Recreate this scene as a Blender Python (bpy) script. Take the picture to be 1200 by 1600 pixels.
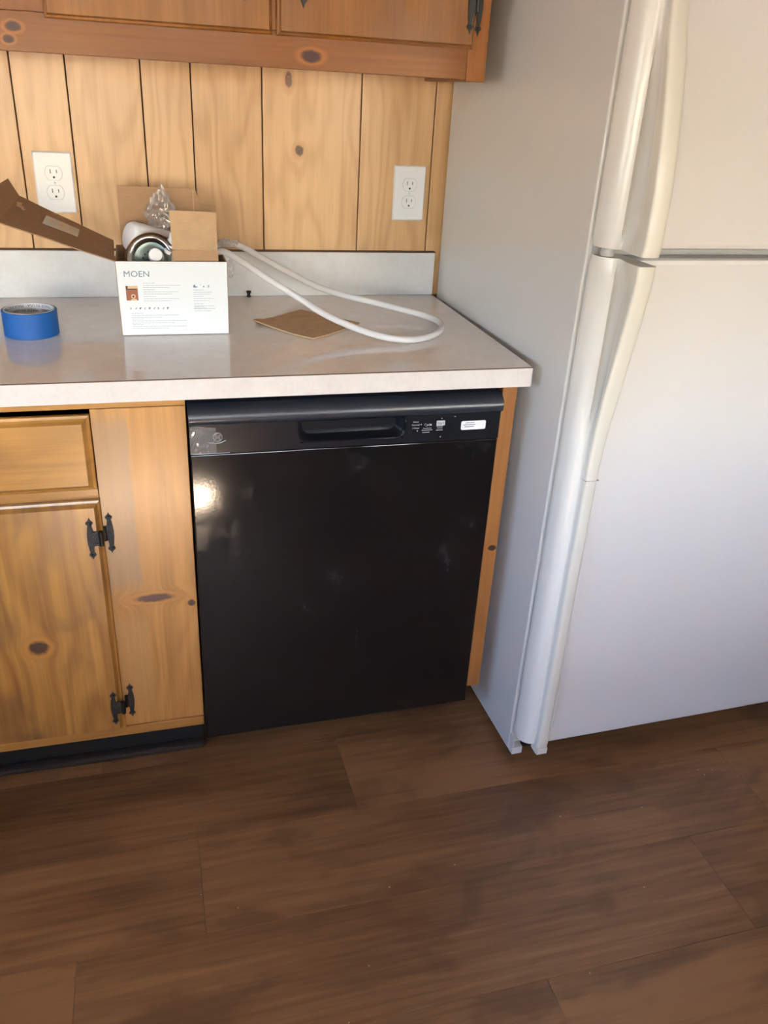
import bpy, bmesh, math, random
from mathutils import Vector, Matrix, noise

random.seed(7)
S = bpy.context.scene
C = S.collection
for o in list(bpy.data.objects):
    bpy.data.objects.remove(o)

# ------------------------------------------------------------------ camera
cam = bpy.data.cameras.new('camera')
cam.sensor_fit = 'HORIZONTAL'
cam.sensor_width = 36
cam.lens = 1284.43 * 36 / 1200
cam.clip_start = 0.02
camo = bpy.data.objects.new('camera', cam)
C.objects.link(camo)
camo.matrix_world = Matrix(((0.96320272, 0.07526222, -0.25802347, -0.0538),
                            (-0.26369174, 0.45045146, -0.85297136, -2.0254),
                            (0.05203053, 0.889623, 0.4537221, 1.3654),
                            (0, 0, 0, 1)))
S.camera = camo

# ------------------------------------------------------------------ sky, sun, exposure
S.view_settings.view_transform = 'Standard'
S.view_settings.look = 'None'
S.view_settings.gamma = 1
S.view_settings.use_curve_mapping = False
S.view_settings.exposure = 0.0
S.cycles.use_denoising = True
S.cycles.max_bounces = 10
S.cycles.sample_clamp_indirect = 12

SUN_EL = math.radians(36)
SUN_AZ = math.radians(12)          # the sun stands behind the camera, this far towards +x
world = bpy.data.worlds.new('sky')
S.world = world
world.use_nodes = True
wn = world.node_tree.nodes
wl = world.node_tree.links
wn.clear()
sky = wn.new('ShaderNodeTexSky')
sky.sky_type = 'NISHITA'
sky.sun_disc = False
sky.sun_elevation = SUN_EL
sky.sun_rotation = math.radians(180) - SUN_AZ
sky.air_density = 1.2
sky.dust_density = 2.0
bg = wn.new('ShaderNodeBackground')
bg.inputs['Strength'].default_value = 3.6
wo = wn.new('ShaderNodeOutputWorld')
tint = wn.new('ShaderNodeMix')
tint.data_type = 'RGBA'
tint.blend_type = 'MULTIPLY'
tint.inputs[0].default_value = 1.0
tint.inputs[7].default_value = (.86, .97, 1.19, 1)
wl.new(sky.outputs[0], tint.inputs[6])
wl.new(tint.outputs[2], bg.inputs[0])
wl.new(bg.outputs[0], wo.inputs[0])

sun = bpy.data.lights.new('sun', 'SUN')
sun.energy = 800
sun.angle = math.radians(0.6)
sun.color = (1.0, 0.84, 0.64)
suno = bpy.data.objects.new('sun', sun)
C.objects.link(suno)
sd = Vector((math.sin(SUN_AZ) * math.cos(SUN_EL), -math.cos(SUN_AZ) * math.cos(SUN_EL), math.sin(SUN_EL)))
suno.rotation_euler = sd.to_track_quat('Z', 'Y').to_euler()
suno.location = (1, -6, 4)


def portal(loc, rot, sx, sy):
    l = bpy.data.lights.new('window_portal', 'AREA')
    l.shape = 'RECTANGLE'
    l.size, l.size_y = sx, sy
    l.cycles.is_portal = True
    o = bpy.data.objects.new('window_portal', l)
    C.objects.link(o)
    o.location = loc
    o.rotation_euler = rot
    return o


RX0, RX1, RY, RZ = -2.6, 2.5, -4.3, 2.45      # room box: x from RX0 to RX1, y from RY to 0
WA = (-2.4, 0.0, 0.95, 1.60)                   # window in the wall behind the camera: x0, x1, z0, z1
WB = (-3.6, -1.4, 0.95, 1.75)                  # window in the left wall: y0, y1, z0, z1
WD = (1.3, 2.3, 0.95, 1.60)                   # second window in the wall behind the camera
WC = (0.13, 0.625, 1.64, 1.83)                # unseen high opening, added and sized to throw a sun patch on the floor
portal(((WA[0] + WA[1]) / 2, RY - .06, (WA[2] + WA[3]) / 2), (math.pi / 2, 0, 0), WA[1] - WA[0], WA[3] - WA[2])
portal(((WD[0] + WD[1]) / 2, RY - .06, (WD[2] + WD[3]) / 2), (math.pi / 2, 0, 0), WD[1] - WD[0], WD[3] - WD[2])
portal((RX0 - .06, (WB[0] + WB[1]) / 2, (WB[2] + WB[3]) / 2), (math.pi / 2, 0, -math.pi / 2), WB[1] - WB[0], WB[3] - WB[2])


# ------------------------------------------------------------------ node helpers
class N:
    def __init__(s, name):
        s.m = bpy.data.materials.new(name)
        s.m.use_nodes = True
        s.t = s.m.node_tree
        s.t.nodes.clear()
        s.out = s.t.nodes.new('ShaderNodeOutputMaterial')
        s.b = s.t.nodes.new('ShaderNodeBsdfPrincipled')
        s.t.links.new(s.b.outputs[0], s.out.inputs[0])

    def n(s, typ, **kw):
        x = s.t.nodes.new(typ)
        for k, v in kw.items():
            setattr(x, k, v)
        return x

    def l(s, a, b):
        s.t.links.new(a, b)

    def val(s, inp, v):
        if hasattr(v, 'node'):
            s.l(v, inp)
        else:
            inp.default_value = v

    def math(s, op, a, b=0.0, c=0.0):
        x = s.n('ShaderNodeMath', operation=op)
        s.val(x.inputs[0], a)
        s.val(x.inputs[1], b)
        s.val(x.inputs[2], c)
        return x.outputs[0]

    def vmath(s, op, a, b=(0, 0, 0)):
        x = s.n('ShaderNodeVectorMath', operation=op)
        s.val(x.inputs[0], a)
        if op == 'SCALE':
            s.val(x.inputs[3], b)
        else:
            s.val(x.inputs[1], b)
        return x.outputs['Value'] if op in ('LENGTH', 'DOT_PRODUCT') else x.outputs[0]

    def coord(s):
        return s.n('ShaderNodeTexCoord').outputs['Object']

    def noise(s, v, scale, detail=3, rough=.5, dist=0.0):
        x = s.n('ShaderNodeTexNoise')
        s.l(v, x.inputs['Vector'])
        x.inputs['Scale'].default_value = scale
        x.inputs['Detail'].default_value = detail
        x.inputs['Roughness'].default_value = rough
        x.inputs['Distortion'].default_value = dist
        return x.outputs['Fac']

    def ramp(s, f, stops):
        x = s.n('ShaderNodeValToRGB')
        s.l(f, x.inputs[0])
        e = x.color_ramp.elements
        while len(e) > 1:
            e.remove(e[0])
        e[0].position, e[0].color = stops[0][0], (*stops[0][1], 1)
        for p, c in stops[1:]:
            k = e.new(p)
            k.color = (*c, 1)
        return x.outputs[0]

    def mix(s, f, a, b, mode='MIX'):
        x = s.n('ShaderNodeMix', data_type='RGBA', blend_type=mode)
        s.val(x.inputs[0], f)
        s.val(x.inputs[6], a if hasattr(a, 'node') else (*a, 1))
        s.val(x.inputs[7], b if hasattr(b, 'node') else (*b, 1))
        return x.outputs[2]

    def smooth(s, f, a, b, to0=0.0, to1=1.0):
        x = s.n('ShaderNodeMapRange', interpolation_type='SMOOTHSTEP')
        s.l(f, x.inputs[0])
        x.inputs[1].default_value, x.inputs[2].default_value = a, b
        x.inputs[3].default_value, x.inputs[4].default_value = to0, to1
        return x.outputs[0]

    def bump(s, h, strength, dist=.001):
        x = s.n('ShaderNodeBump')
        x.inputs['Strength'].default_value = strength
        x.inputs['Distance'].default_value = dist
        s.l(h, x.inputs['Height'])
        s.l(x.outputs[0], s.b.inputs['Normal'])

    def set(s, **kw):
        for k, v in kw.items():
            s.val(s.b.inputs[k.replace('_', ' ')], v if not (isinstance(v, tuple) and len(v) == 3) else (*v, 1))
        return s


def lin(r, g, b):
    f = lambda c: ((c / 255 + .055) / 1.055) ** 2.4 if c > 10 else c / 255 / 12.92
    return (f(r), f(g), f(b))


def plain(name, col, rough=.5, **kw):
    m = N(name)
    m.set(Base_Color=col, Roughness=rough, **kw)
    return m.m


def wood(name, light, dark, grain='z', knots=(), rough=.35, coat=.3, ring=1.0, vary=True, seed=0.0, patch=None, bscale=1.0, fine=1.0, blotch=None, ringamt=.10, cr=.2, streak=.25, spots=False):
    """Sawn wood: cathedral figure, fine grain along one axis, knots that push the grain aside.
    knots: (u, v, ru, rv, colour) with u across and v along the face's own axes, given as object coordinates."""
    m = N(name)
    P = m.coord()
    info = m.n('ShaderNodeObjectInfo').outputs['Random']
    sep = m.n('ShaderNodeSeparateXYZ')
    m.l(P, sep.inputs[0])
    X, Y, Z = sep.outputs
    if grain == 'z':
        g, a, d = Z, X, Y
    elif grain == 'x':
        g, a, d = X, Z, Y
    else:                                   # 'f': floor boards, grain along x, face up
        g, a, d = X, Y, Z
    a0, g0 = a, g
    kdark = None
    for (ku, kv, ru, rv, kc) in knots:
        du = m.math('SUBTRACT', a0, ku)
        dv = m.math('SUBTRACT', g0, kv)
        wob = m.math('MULTIPLY', m.math('SUBTRACT', m.noise(P, 90, 3), .5), 1.6)
        r2 = m.math('ADD', m.math('POWER', m.math('DIVIDE', du, ru), 2.0), m.math('POWER', m.math('DIVIDE', dv, rv), 2.0))
        r2 = m.math('ADD', r2, wob)
        fall = m.math('POWER', 2.718, m.math('MULTIPLY', r2, -.22))
        # grain lines bend round the knot
        a = m.math('SUBTRACT', a, m.math('MULTIPLY', m.math('MULTIPLY', du, fall), .85))
        kk = (r2, kc)
        kdark = (kdark or []) + [kk]
    off = m.math('MULTIPLY', info, 37.0 if vary else 0.0)
    off = m.math('ADD', off, seed)
    cmb = m.n('ShaderNodeCombineXYZ')
    m.l(a, cmb.inputs[0])
    m.l(m.math('ADD', d, off), cmb.inputs[1])
    m.l(m.math('ADD', g, off), cmb.inputs[2])
    V = cmb.outputs[0]
    # slow colour drift
    V1 = m.vmath('MULTIPLY', V, (5 * bscale, 1, 1.6 * bscale))
    drift = m.noise(V1, 1.3, 2)
    # cathedral figure: contour lines of a slow, stretched field
    V2 = m.vmath('MULTIPLY', V, (4.2 * bscale, 1, .85 * bscale))
    field = m.noise(V2, 1.6, 2, .45)
    rings = m.math('FRACT', m.math('MULTIPLY', m.math('ADD', field, m.math('MULTIPLY', a, 1.5)), 11.0 * ring))
    rings = m.smooth(m.math('ABSOLUTE', m.math('SUBTRACT', rings, .5)), .12, .5)
    # pores
    V3 = m.vmath('MULTIPLY', V, (120 * fine, 1, 3.0))
    pores = m.noise(V3, 1.0, 4, .6)
    V4 = m.vmath('MULTIPLY', V, (420, 1, 7.0))
    pores2 = m.noise(V4, 1.0, 2, .5)
    f = m.math('ADD', m.math('MULTIPLY', drift, .75), m.math('MULTIPLY', rings, ringamt))
    f = m.math('ADD', f, m.math('MULTIPLY', m.math('SUBTRACT', pores, .5), .55))
    f = m.math('ADD', f, m.math('MULTIPLY', m.math('SUBTRACT', pores2, .5), .22))
    if streak:
        V6 = m.vmath('MULTIPLY', V, (38, 1, 2.2))
        f = m.math('ADD', f, m.math('MULTIPLY', m.math('SUBTRACT', m.noise(V6, 1.0, 5, .62, .3), .5), streak))
    f = m.math('ADD', f, m.math('MULTIPLY', m.math('SUBTRACT', info, .5), .28 if vary else 0.0))
    mid = tuple((x + y) / 2 for x, y in zip(light, dark))
    col = m.ramp(f, [(.18, light), (.5, mid), (.85, dark)])
    if blotch:
        V5 = m.vmath('MULTIPLY', V, (3.0, 1, 1.6))
        bl = m.smooth(m.noise(V5, 2.6, 3, .55, .6), .48, .68)
        col = m.mix(m.math('MULTIPLY', bl, blotch[1]), col, blotch[0])
    if spots:                               # scattered small knots with dark smears along the grain
        V7 = m.vmath('ADD', m.vmath('MULTIPLY', V, (6.5, 1, 2.0)), (.3, 0, .7))
        vo = m.n('ShaderNodeTexVoronoi')
        m.l(m.vmath('ADD', V7, m.vmath('SCALE', m.n('ShaderNodeTexNoise').outputs['Color'], .0)), vo.inputs['Vector'])
        vo.inputs['Scale'].default_value = 1.0
        dd = m.math('ADD', vo.outputs['Distance'], m.math('MULTIPLY', m.math('SUBTRACT', m.noise(V3, .35, 4, .6), .5), .35))
        col = m.mix(m.math('MULTIPLY', m.math('SUBTRACT', 1.0, m.smooth(dd, .03, .26)), .55), col, (.040, .018, .008))
        col = m.mix(m.math('MULTIPLY', m.math('SUBTRACT', 1.0, m.smooth(dd, .0, .055)), .8), col, (.016, .007, .004))
    for p in (patch or ()):                 # (u0, u1, v0, v1, colour, amount): boards of another tone glued in
        u0, u1, v0, v1, pc, am = p
        wv = m.math('MULTIPLY', m.math('SUBTRACT', m.noise(P, 9, 2), .5), .02)
        aa = m.math('ADD', a0, wv)
        q = m.math('MULTIPLY', m.smooth(aa, u0, u0 + .004), m.math('SUBTRACT', 1.0, m.smooth(aa, u1 - .004, u1)))
        q = m.math('MULTIPLY', q, m.math('MULTIPLY', m.smooth(g0, v0, v0 + .05), m.math('SUBTRACT', 1.0, m.smooth(g0, v1 - .05, v1))))
        col = m.mix(m.math('MULTIPLY', q, am), col, pc)
    for r2, kc in (kdark or []):
        halo = m.math('SUBTRACT', 1.0, m.smooth(r2, .8, 7.0))
        col = m.mix(m.math('MULTIPLY', halo, .45), col, tuple(x * .55 + y * .45 for x, y in zip(dark, kc)))
        core = m.math('SUBTRACT', 1.0, m.smooth(r2, .7, 1.25))
        nz = m.smooth(m.noise(P, 240, 3, .6), .35, .65)
        rr = m.smooth(m.math('ABSOLUTE', m.math('SUBTRACT', m.math('FRACT', m.math('MULTIPLY', r2, 3.0)), .5)), .1, .5)
        kcol = m.mix(m.math('MULTIPLY', m.math('ADD', nz, rr), .5), tuple(x * .30 for x in kc), tuple(min(1, x * 1.1) for x in kc))
        col = m.mix(m.math('MULTIPLY', core, .95), col, kcol)
        am = m.math('MULTIPLY', m.smooth(r2, 1.4, 2.2), m.math('SUBTRACT', 1.0, m.smooth(r2, 2.2, 5.5)))
        col = m.mix(m.math('MULTIPLY', am, .5), col, tuple(x * .55 + y * .45 for x, y in zip(light, (.60, .22, .04))))
        rim = m.math('MULTIPLY', m.smooth(r2, .6, 1.0), m.math('SUBTRACT', 1.0, m.smooth(r2, 1.0, 1.6)))
        col = m.mix(m.math('MULTIPLY', rim, .5), col, tuple(x * .35 for x in kc))
    m.set(Base_Color=col, Roughness=rough, Coat_Weight=coat, Coat_Roughness=cr)
    m.b.inputs['Roughness'].default_value = rough
    m.bump(m.math('ADD', pores, m.math('MULTIPLY', pores2, .5)), .10, .0006)
    return m.m


# ------------------------------------------------------------------ mesh helpers
def box(bm, x0, x1, y0, y1, z0, z1, bev=0.0, seg=2, mi=0):
    r = bmesh.ops.create_cube(bm, size=1)
    vs = r['verts']
    for v in vs:
        v.co = Vector(((x0 + x1) / 2 + v.co.x * (x1 - x0), (y0 + y1) / 2 + v.co.y * (y1 - y0), (z0 + z1) / 2 + v.co.z * (z1 - z0)))
    fs = list({f for v in vs for f in v.link_faces})
    for f in fs:
        f.material_index = mi
    if bev > 0:
        es = list({e for v in vs for e in v.link_edges})
        bmesh.ops.bevel(bm, geom=es, offset=bev, segments=seg, profile=.5, affect='EDGES')
    return bm


def prism(bm, pts, ax, a0, a1, mi=0):
    """Extrude a closed 2-D outline along an axis; pts are the other two coordinates in x, y, z order."""
    def P(p, a):
        if ax == 0: return Vector((a, p[0], p[1]))
        if ax == 1: return Vector((p[0], a, p[1]))
        return Vector((p[0], p[1], a))
    A = [bm.verts.new(P(p, a0)) for p in pts]
    B = [bm.verts.new(P(p, a1)) for p in pts]
    n = len(pts)
    fs = [bm.faces.new(A), bm.faces.new(B[::-1])]
    for i in range(n):
        fs.append(bm.faces.new((A[i], B[i], B[(i + 1) % n], A[(i + 1) % n])))
    for f in fs:
        f.material_index = mi
    bmesh.ops.recalc_face_normals(bm, faces=fs)
    return fs


def lathe(bm, prof, centre, axis=Vector((0, 0, 1)), n=32, mi=0, closed=False):
    """prof: (radius, height) pairs along the axis."""
    q = Vector((0, 0, 1)).rotation_difference(Vector(axis).normalized())
    rings = []
    for r, h in prof:
        if r < 1e-6:
            rings.append([bm.verts.new(q @ Vector((0, 0, h)) + Vector(centre))])
        else:
            rings.append([bm.verts.new(q @ Vector((r * math.cos(2 * math.pi * k / n), r * math.sin(2 * math.pi * k / n), h)) + Vector(centre)) for k in range(n)])
    if closed:
        rings.append(rings[0])
    fs = []
    for A, B in zip(rings, rings[1:]):
        for k in range(n):
            k2 = (k + 1) % n
            if len(A) == 1 and len(B) == 1:
                continue
            if len(A) == 1:
                fs.append(bm.faces.new((A[0], B[k], B[k2])))
            elif len(B) == 1:
                fs.append(bm.faces.new((A[k], A[k2], B[0])))
            else:
                fs.append(bm.faces.new((A[k], A[k2], B[k2], B[k])))
    for f in fs:
        f.material_index = mi
        f.smooth = True
    bmesh.ops.recalc_face_normals(bm, faces=fs)
    return fs


def tube(bm, pts, r, n=12, mi=0, sub=6):
    """A round tube along a Catmull-Rom curve through pts."""
    P = [Vector(p) for p in pts]
    path = []
    for i in range(len(P) - 1):
        p0, p1, p2, p3 = P[max(i - 1, 0)], P[i], P[i + 1], P[min(i + 2, len(P) - 1)]
        for k in range(sub):
            t = k / sub
            path.append(.5 * ((2 * p1) + (-p0 + p2) * t + (2 * p0 - 5 * p1 + 4 * p2 - p3) * t * t + (-p0 + 3 * p1 - 3 * p2 + p3) * t ** 3))
    path.append(P[-1])
    up = Vector((0, 0, 1))
    rings = []
    for i, p in enumerate(path):
        t = (path[min(i + 1, len(path) - 1)] - path[max(i - 1, 0)]).normalized()
        s = t.cross(up)
        s = s.normalized() if s.length > 1e-4 else Vector((1, 0, 0))
        up = s.cross(t).normalized()
        rr = r[i * (len(r) - 1) // max(len(path) - 1, 1)] if isinstance(r, (list, tuple)) else r
        rings.append([bm.verts.new(p + (s * math.cos(2 * math.pi * k / n) + up * math.sin(2 * math.pi * k / n)) * rr) for k in range(n)])
    fs = []
    for A, B in zip(rings, rings[1:]):
        for k in range(n):
            fs.append(bm.faces.new((A[k], A[(k + 1) % n], B[(k + 1) % n], B[k])))
    fs.append(bm.faces.new(rings[0][::-1]))
    fs.append(bm.faces.new(rings[-1]))
    for f in fs:
        f.material_index = mi
        f.smooth = True
    bmesh.ops.recalc_face_normals(bm, faces=fs)


def sheet(bm, quad, th, mi_a=0, mi_b=0, nu=1, nv=1, wob=0.0, mi_s=None):
    """A flat sheet of thickness th through four corners (in order); top side gets mi_a, under side mi_b."""
    a, b, c, d = [Vector(q) for q in quad]
    nrm = (b - a).cross(d - a).normalized()
    mi_s = mi_b if mi_s is None else mi_s
    def grid(off):
        g = []
        for i in range(nu + 1):
            row = []
            for j in range(nv + 1):
                u, v = i / nu, j / nv
                p = a.lerp(b, u).lerp(d.lerp(c, u), v)
                w = wob * noise.noise(p * 14)
                row.append(bm.verts.new(p + nrm * (off + w)))
            g.append(row)
        return g
    A, B = grid(th / 2), grid(-th / 2)
    for i in range(nu):
        for j in range(nv):
            f = bm.faces.new((A[i][j], A[i + 1][j], A[i + 1][j + 1], A[i][j + 1])); f.material_index = mi_a
            f = bm.faces.new((B[i][j + 1], B[i + 1][j + 1], B[i + 1][j], B[i][j])); f.material_index = mi_b
    for i in range(nu):
        f = bm.faces.new((A[i + 1][0], A[i][0], B[i][0], B[i + 1][0])); f.material_index = mi_s
        f = bm.faces.new((A[i][nv], A[i + 1][nv], B[i + 1][nv], B[i][nv])); f.material_index = mi_s
    for j in range(nv):
        f = bm.faces.new((A[0][j], A[0][j + 1], B[0][j + 1], B[0][j])); f.material_index = mi_s
        f = bm.faces.new((A[nu][j + 1], A[nu][j], B[nu][j], B[nu][j + 1])); f.material_index = mi_s


def text_mesh(bm, s, size, place, depth=.0003, mi=0, align='LEFT', squeeze=1.0, bold=.0):
    """Letters as thin solid shapes; place maps (u, v, w) of the lettering to a point."""
    cu = bpy.data.curves.new('t', 'FONT')
    cu.body = s
    cu.size = size
    cu.extrude = depth / 2
    cu.offset = size * bold
    cu.align_x = align
    cu.resolution_u = 3
    o = bpy.data.objects.new('t', cu)
    C.objects.link(o)
    me = bpy.data.meshes.new_from_object(o)
    nb = len(bm.verts)
    tmp = bmesh.new()
    tmp.from_mesh(me)
    vm = {}
    for v in tmp.verts:
        vm[v] = bm.verts.new(place(v.co.x * squeeze, v.co.y, v.co.z))
    for f in tmp.faces:
        try:
            g = bm.faces.new([vm[v] for v in f.verts])
            g.material_index = mi
        except ValueError:
            pass
    tmp.free()
    bpy.data.objects.remove(o)
    bpy.data.curves.remove(cu)
    bpy.data.meshes.remove(me)


def tag(o, label=None, cat=None, group=None, kind=None):
    if label: o['label'] = label
    if cat: o['category'] = cat
    if group: o['group'] = group
    if kind: o['kind'] = kind
    return o


def thing(name, label, cat, loc, rz=0.0, group=None):
    o = bpy.data.objects.new(name, None)
    o.empty_display_size = .05
    C.objects.link(o)
    o.location = loc
    o.rotation_euler = (0, 0, rz)
    tag(o, label, cat, group)
    bpy.context.view_layer.update()
    return o


def obj(name, bm, mats, parent=None, smooth=None, local=False, origin=None):
    """Link bm (built in world coordinates unless local) as one mesh; its origin is the thing's base or the given point."""
    me = bpy.data.meshes.new(name)
    if not isinstance(mats, (list, tuple)):
        mats = [mats]
    for m_ in mats:
        me.materials.append(m_)
    o = bpy.data.objects.new(name, me)
    C.objects.link(o)
    root = parent
    if parent is not None:
        o.parent = parent
        while root.parent is not None:
            root = root.parent
    if not local and root is not None:
        bmesh.ops.transform(bm, matrix=Matrix.Translation(-root.location) if root.rotation_euler.z == 0 else
                            (Matrix.Translation(root.location) @ Matrix.Rotation(root.rotation_euler.z, 4, 'Z')).inverted(), verts=bm.verts)
    if origin is not None:
        bmesh.ops.translate(bm, vec=-Vector(origin), verts=bm.verts)
        o.location = origin
    if smooth is not None:
        for f in bm.faces:
            f.smooth = f.calc_area() < .008
    bm.to_mesh(me)
    bm.free()
    if smooth is not None:
        try:
            me.set_sharp_from_angle(angle=math.radians(smooth))
        except Exception:
            pass
        for p_ in me.polygons:
            if p_.area > .008:
                p_.use_smooth = False
    return o


def B(*boxes, bev=0.0):
    bm = bmesh.new()
    for b in boxes:
        box(bm, *b, bev=bev)
    return bm


def on_front(x, z, y):
    """Lettering on a face that looks towards -y."""
    return lambda u, v, w: Vector((x + u, y - w - .0002, z + v))


# ------------------------------------------------------------------ materials
KN = lin(60, 25, 22)
pine_l, pine_d = (.48, .235, .050), (.165, .062, .009)
GREY = (.27, .175, .095)
M = {}
M['panel'] = wood('panel_wood', (.65, .415, .205), (.45, .255, .10), 'z', rough=.38, coat=.25, ring=.9, bscale=1.3, fine=.8, ringamt=.24)
M['panel_knot'] = wood('panel_wood_knot', (.68, .445, .225), (.49, .285, .12), 'z', knots=[(.045, 1.238, .0085, .010, lin(105, 65, 45)), (.02, 1.38, .007, .014, lin(120, 70, 40))], rough=.38, coat=.25, ring=.9, bscale=1.3, vary=False, seed=3.3, fine=.8, ringamt=.24)
M['stile'] = wood('stile_pine', (.52, .255, .065), (.21, .082, .014), 'z', rough=.4, coat=.9, cr=.24, vary=False, seed=2.1,
                  knots=[(-.084, .456, .030, .0075, lin(85, 40, 45)), (-.014, .436, .006, .0065, lin(70, 25, 15))],
                  patch=[(-.17, -.105, .46, .86, GREY, .65), (-.17, -.10, .15, .44, (.40, .22, .075), .6)])
M['door_pine'] = wood('door_pine', pine_l, pine_d, 'z', rough=.36, coat=.9, cr=.24, vary=False, seed=5.7, ring=.8,
                      knots=[(-.305, .380, .0145, .0135, lin(50, 18, 14))], blotch=((.13, .066, .026), .75), ringamt=.22)
M['drawer_pine'] = wood('drawer_pine', pine_l, pine_d, 'x', rough=.36, coat=.7, cr=.26, vary=False, seed=8.2, ring=.5, blotch=((.15, .08, .033), .6))
M['rail_pine'] = wood('rail_pine', pine_l, pine_d, 'x', rough=.42, coat=.4, seed=1.2, ring=.6)
M['filler_pine'] = wood('filler_pine', (.38, .155, .032), (.22, .075, .014), 'z', rough=.45, coat=.3, seed=4.4, knots=[(.626, .50, .008, .006, lin(60, 25, 12))], vary=False)
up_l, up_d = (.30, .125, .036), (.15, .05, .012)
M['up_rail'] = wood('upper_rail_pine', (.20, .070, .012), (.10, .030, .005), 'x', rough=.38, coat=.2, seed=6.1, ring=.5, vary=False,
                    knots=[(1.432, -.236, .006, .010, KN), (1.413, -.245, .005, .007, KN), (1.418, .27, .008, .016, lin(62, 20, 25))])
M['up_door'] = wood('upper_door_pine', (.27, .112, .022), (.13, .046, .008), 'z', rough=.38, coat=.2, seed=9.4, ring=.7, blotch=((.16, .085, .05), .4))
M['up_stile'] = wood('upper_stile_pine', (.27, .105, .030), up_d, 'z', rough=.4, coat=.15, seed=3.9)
for k_ in ('up_rail', 'up_door', 'up_stile'):
    b_ = [n_ for n_ in M[k_].node_tree.nodes if n_.type == 'BSDF_PRINCIPLED'][0]
    b_.inputs['Specular IOR Level'].default_value = .22
    b_.inputs['Coat Weight'].default_value = .08
M['carcass'] = wood('carcass_ply', (.30, .14, .05), (.18, .08, .03), 'z', rough=.6, coat=0)
M['floor'] = wood('floor_plank', (.27, .138, .058), (.080, .036, .014), 'f', rough=.42, coat=.12, ring=1.2, bscale=.9, fine=.9, ringamt=.05, streak=.75, spots=True,
                  blotch=((.060, .030, .015), .45))
M['floor_base'] = plain('subfloor_dark', (.02, .013, .009), .8)
M['groove'] = plain('groove_dark', (.035, .016, .008), .8)
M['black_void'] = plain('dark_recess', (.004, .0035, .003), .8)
M['ceiling'] = plain('ceiling_paint', (.36, .36, .37), .8)
M['plaster'] = plain('wall_paint', (.26, .24, .22), .8)
M['white_frame'] = plain('window_paint', (.75, .75, .72), .4)


def counter_mat(name, gloss, k=(1, 1, 1)):
    m = N(name)
    P = m.coord()
    n1 = m.noise(P, 26, 4, .6)
    n2 = m.noise(P, 140, 3, .6)
    f = m.math('ADD', m.math('MULTIPLY', n1, .6), m.math('MULTIPLY', n2, .4))
    col = m.ramp(f, [(p_, tuple(a_ * b_ for a_, b_ in zip(c_, k))) for p_, c_ in [(.30, (.66, .63, .61)), (.5, (.71, .69, .67)), (.7, (.75, .735, .72))]])
    m.set(Base_Color=col, Roughness=gloss, Specular_IOR_Level=.62)
    m.bump(m.noise(P, 18, 2), .02, .001)
    return m.m


M['counter'] = counter_mat('counter_laminate', .045, (1.14, 1.13, 1.12))
M['counter_edge'] = counter_mat('counter_edge_laminate', .35, (.90, .87, .86))
M['splash'] = counter_mat('backsplash_laminate', .30, (.82, .86, .90))
M['seam'] = plain('laminate_seam_brown', (.09, .045, .022), .6)


def fridge_mat(name, col, rough, bump, bs=900):
    m = N(name)
    P = m.coord()
    m.set(Base_Color=col, Roughness=rough, Coat_Weight=.15, Coat_Roughness=.12)
    m.bump(m.noise(P, bs, 2, .6), bump, .0006)
    return m.m


M['fridge_side'] = fridge_mat('fridge_side_enamel', (.66, .66, .645), .28, .04, 500)
M['fridge_front'] = fridge_mat('fridge_door_enamel', (.70, .69, .68), .38, .22, 420)
M['fridge_handle'] = fridge_mat('fridge_handle_plastic', (.74, .73, .69), .20, .06, 700)
M['fridge_grip'] = fridge_mat('fridge_grip_ivory', (.70, .685, .615), .32, .03, 700)
M['gasket'] = plain('gasket_grey', (.42, .42, .41), .6)
M['hairline'] = plain('outlet_joint_grey', (.45, .48, .52), .5)


def black_door():
    m = N('dishwasher_black_enamel')
    P = m.coord()
    sm = m.noise(P, 9, 5, .65, .8)
    sm2 = m.noise(m.vmath('MULTIPLY', P, (1, 1, .5)), 30, 4, .6, 1.2)
    msk = m.smooth(m.math('ADD', m.math('MULTIPLY', sm, .6), m.math('MULTIPLY', sm2, .4)), .5, .72)
    col = m.mix(m.math('MULTIPLY', msk, .5), (.0055, .0055, .006), (.020, .020, .020))
    rg = m.math('ADD', .10, m.math('MULTIPLY', msk, .22))
    m.set(Base_Color=col, Roughness=rg, Specular_IOR_Level=.45)
    m.bump(m.noise(P, 160, 2, .5), .05, .0008)
    return m.m


M['dw_door'] = black_door()
M['dw_panel'] = plain('dishwasher_black_plastic', (.008, .009, .012), .22)
M['dw_strip'] = plain('dishwasher_handle_plastic', (.016, .021, .030), .30, Specular_IOR_Level=.6)
M['dw_gloss'] = plain('dishwasher_gloss_plastic', (.005, .005, .006), .08)
M['dw_print'] = plain('control_print_grey', (.42, .43, .45), .5)
M['dw_printd'] = plain('control_print_dark', (.05, .05, .055), .5)
M['chrome_dark'] = plain('emblem_metal', (.38, .36, .34), .28, Metallic=1.0)
M['sticker'] = plain('sticker_white', (.78, .78, .78), .4)
M['white_gloss'] = plain('outlet_white', (.80, .83, .86), .28)
M['slot'] = plain('slot_dark', (.03, .035, .04), .6)
M['blue_tape'] = plain('painter_tape_blue', (.001, .085, .34), .55)
M['tape_edge'] = plain('tape_edge_blue', (.05, .16, .36), .7)
M['core'] = plain('tape_core_paper', (.62, .63, .66), .6)
M['core_ink'] = plain('core_ink', (.05, .06, .10), .6)
M['carton_white'] = plain('carton_white_print', (.70, .745, .78), .30)
M['ink'] = plain('carton_ink_slate', (.10, .18, .26), .5)
M['ink_pale'] = plain('carton_ink_pale', (.42, .46, .53), .5)
M['photo_brown'] = plain('carton_photo_brown', (.26, .08, .035), .5)
M['photo_tan'] = plain('carton_photo_tan', (.62, .42, .26), .5)
M['photo_dark'] = plain('carton_photo_dark', (.06, .035, .02), .5)


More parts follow.
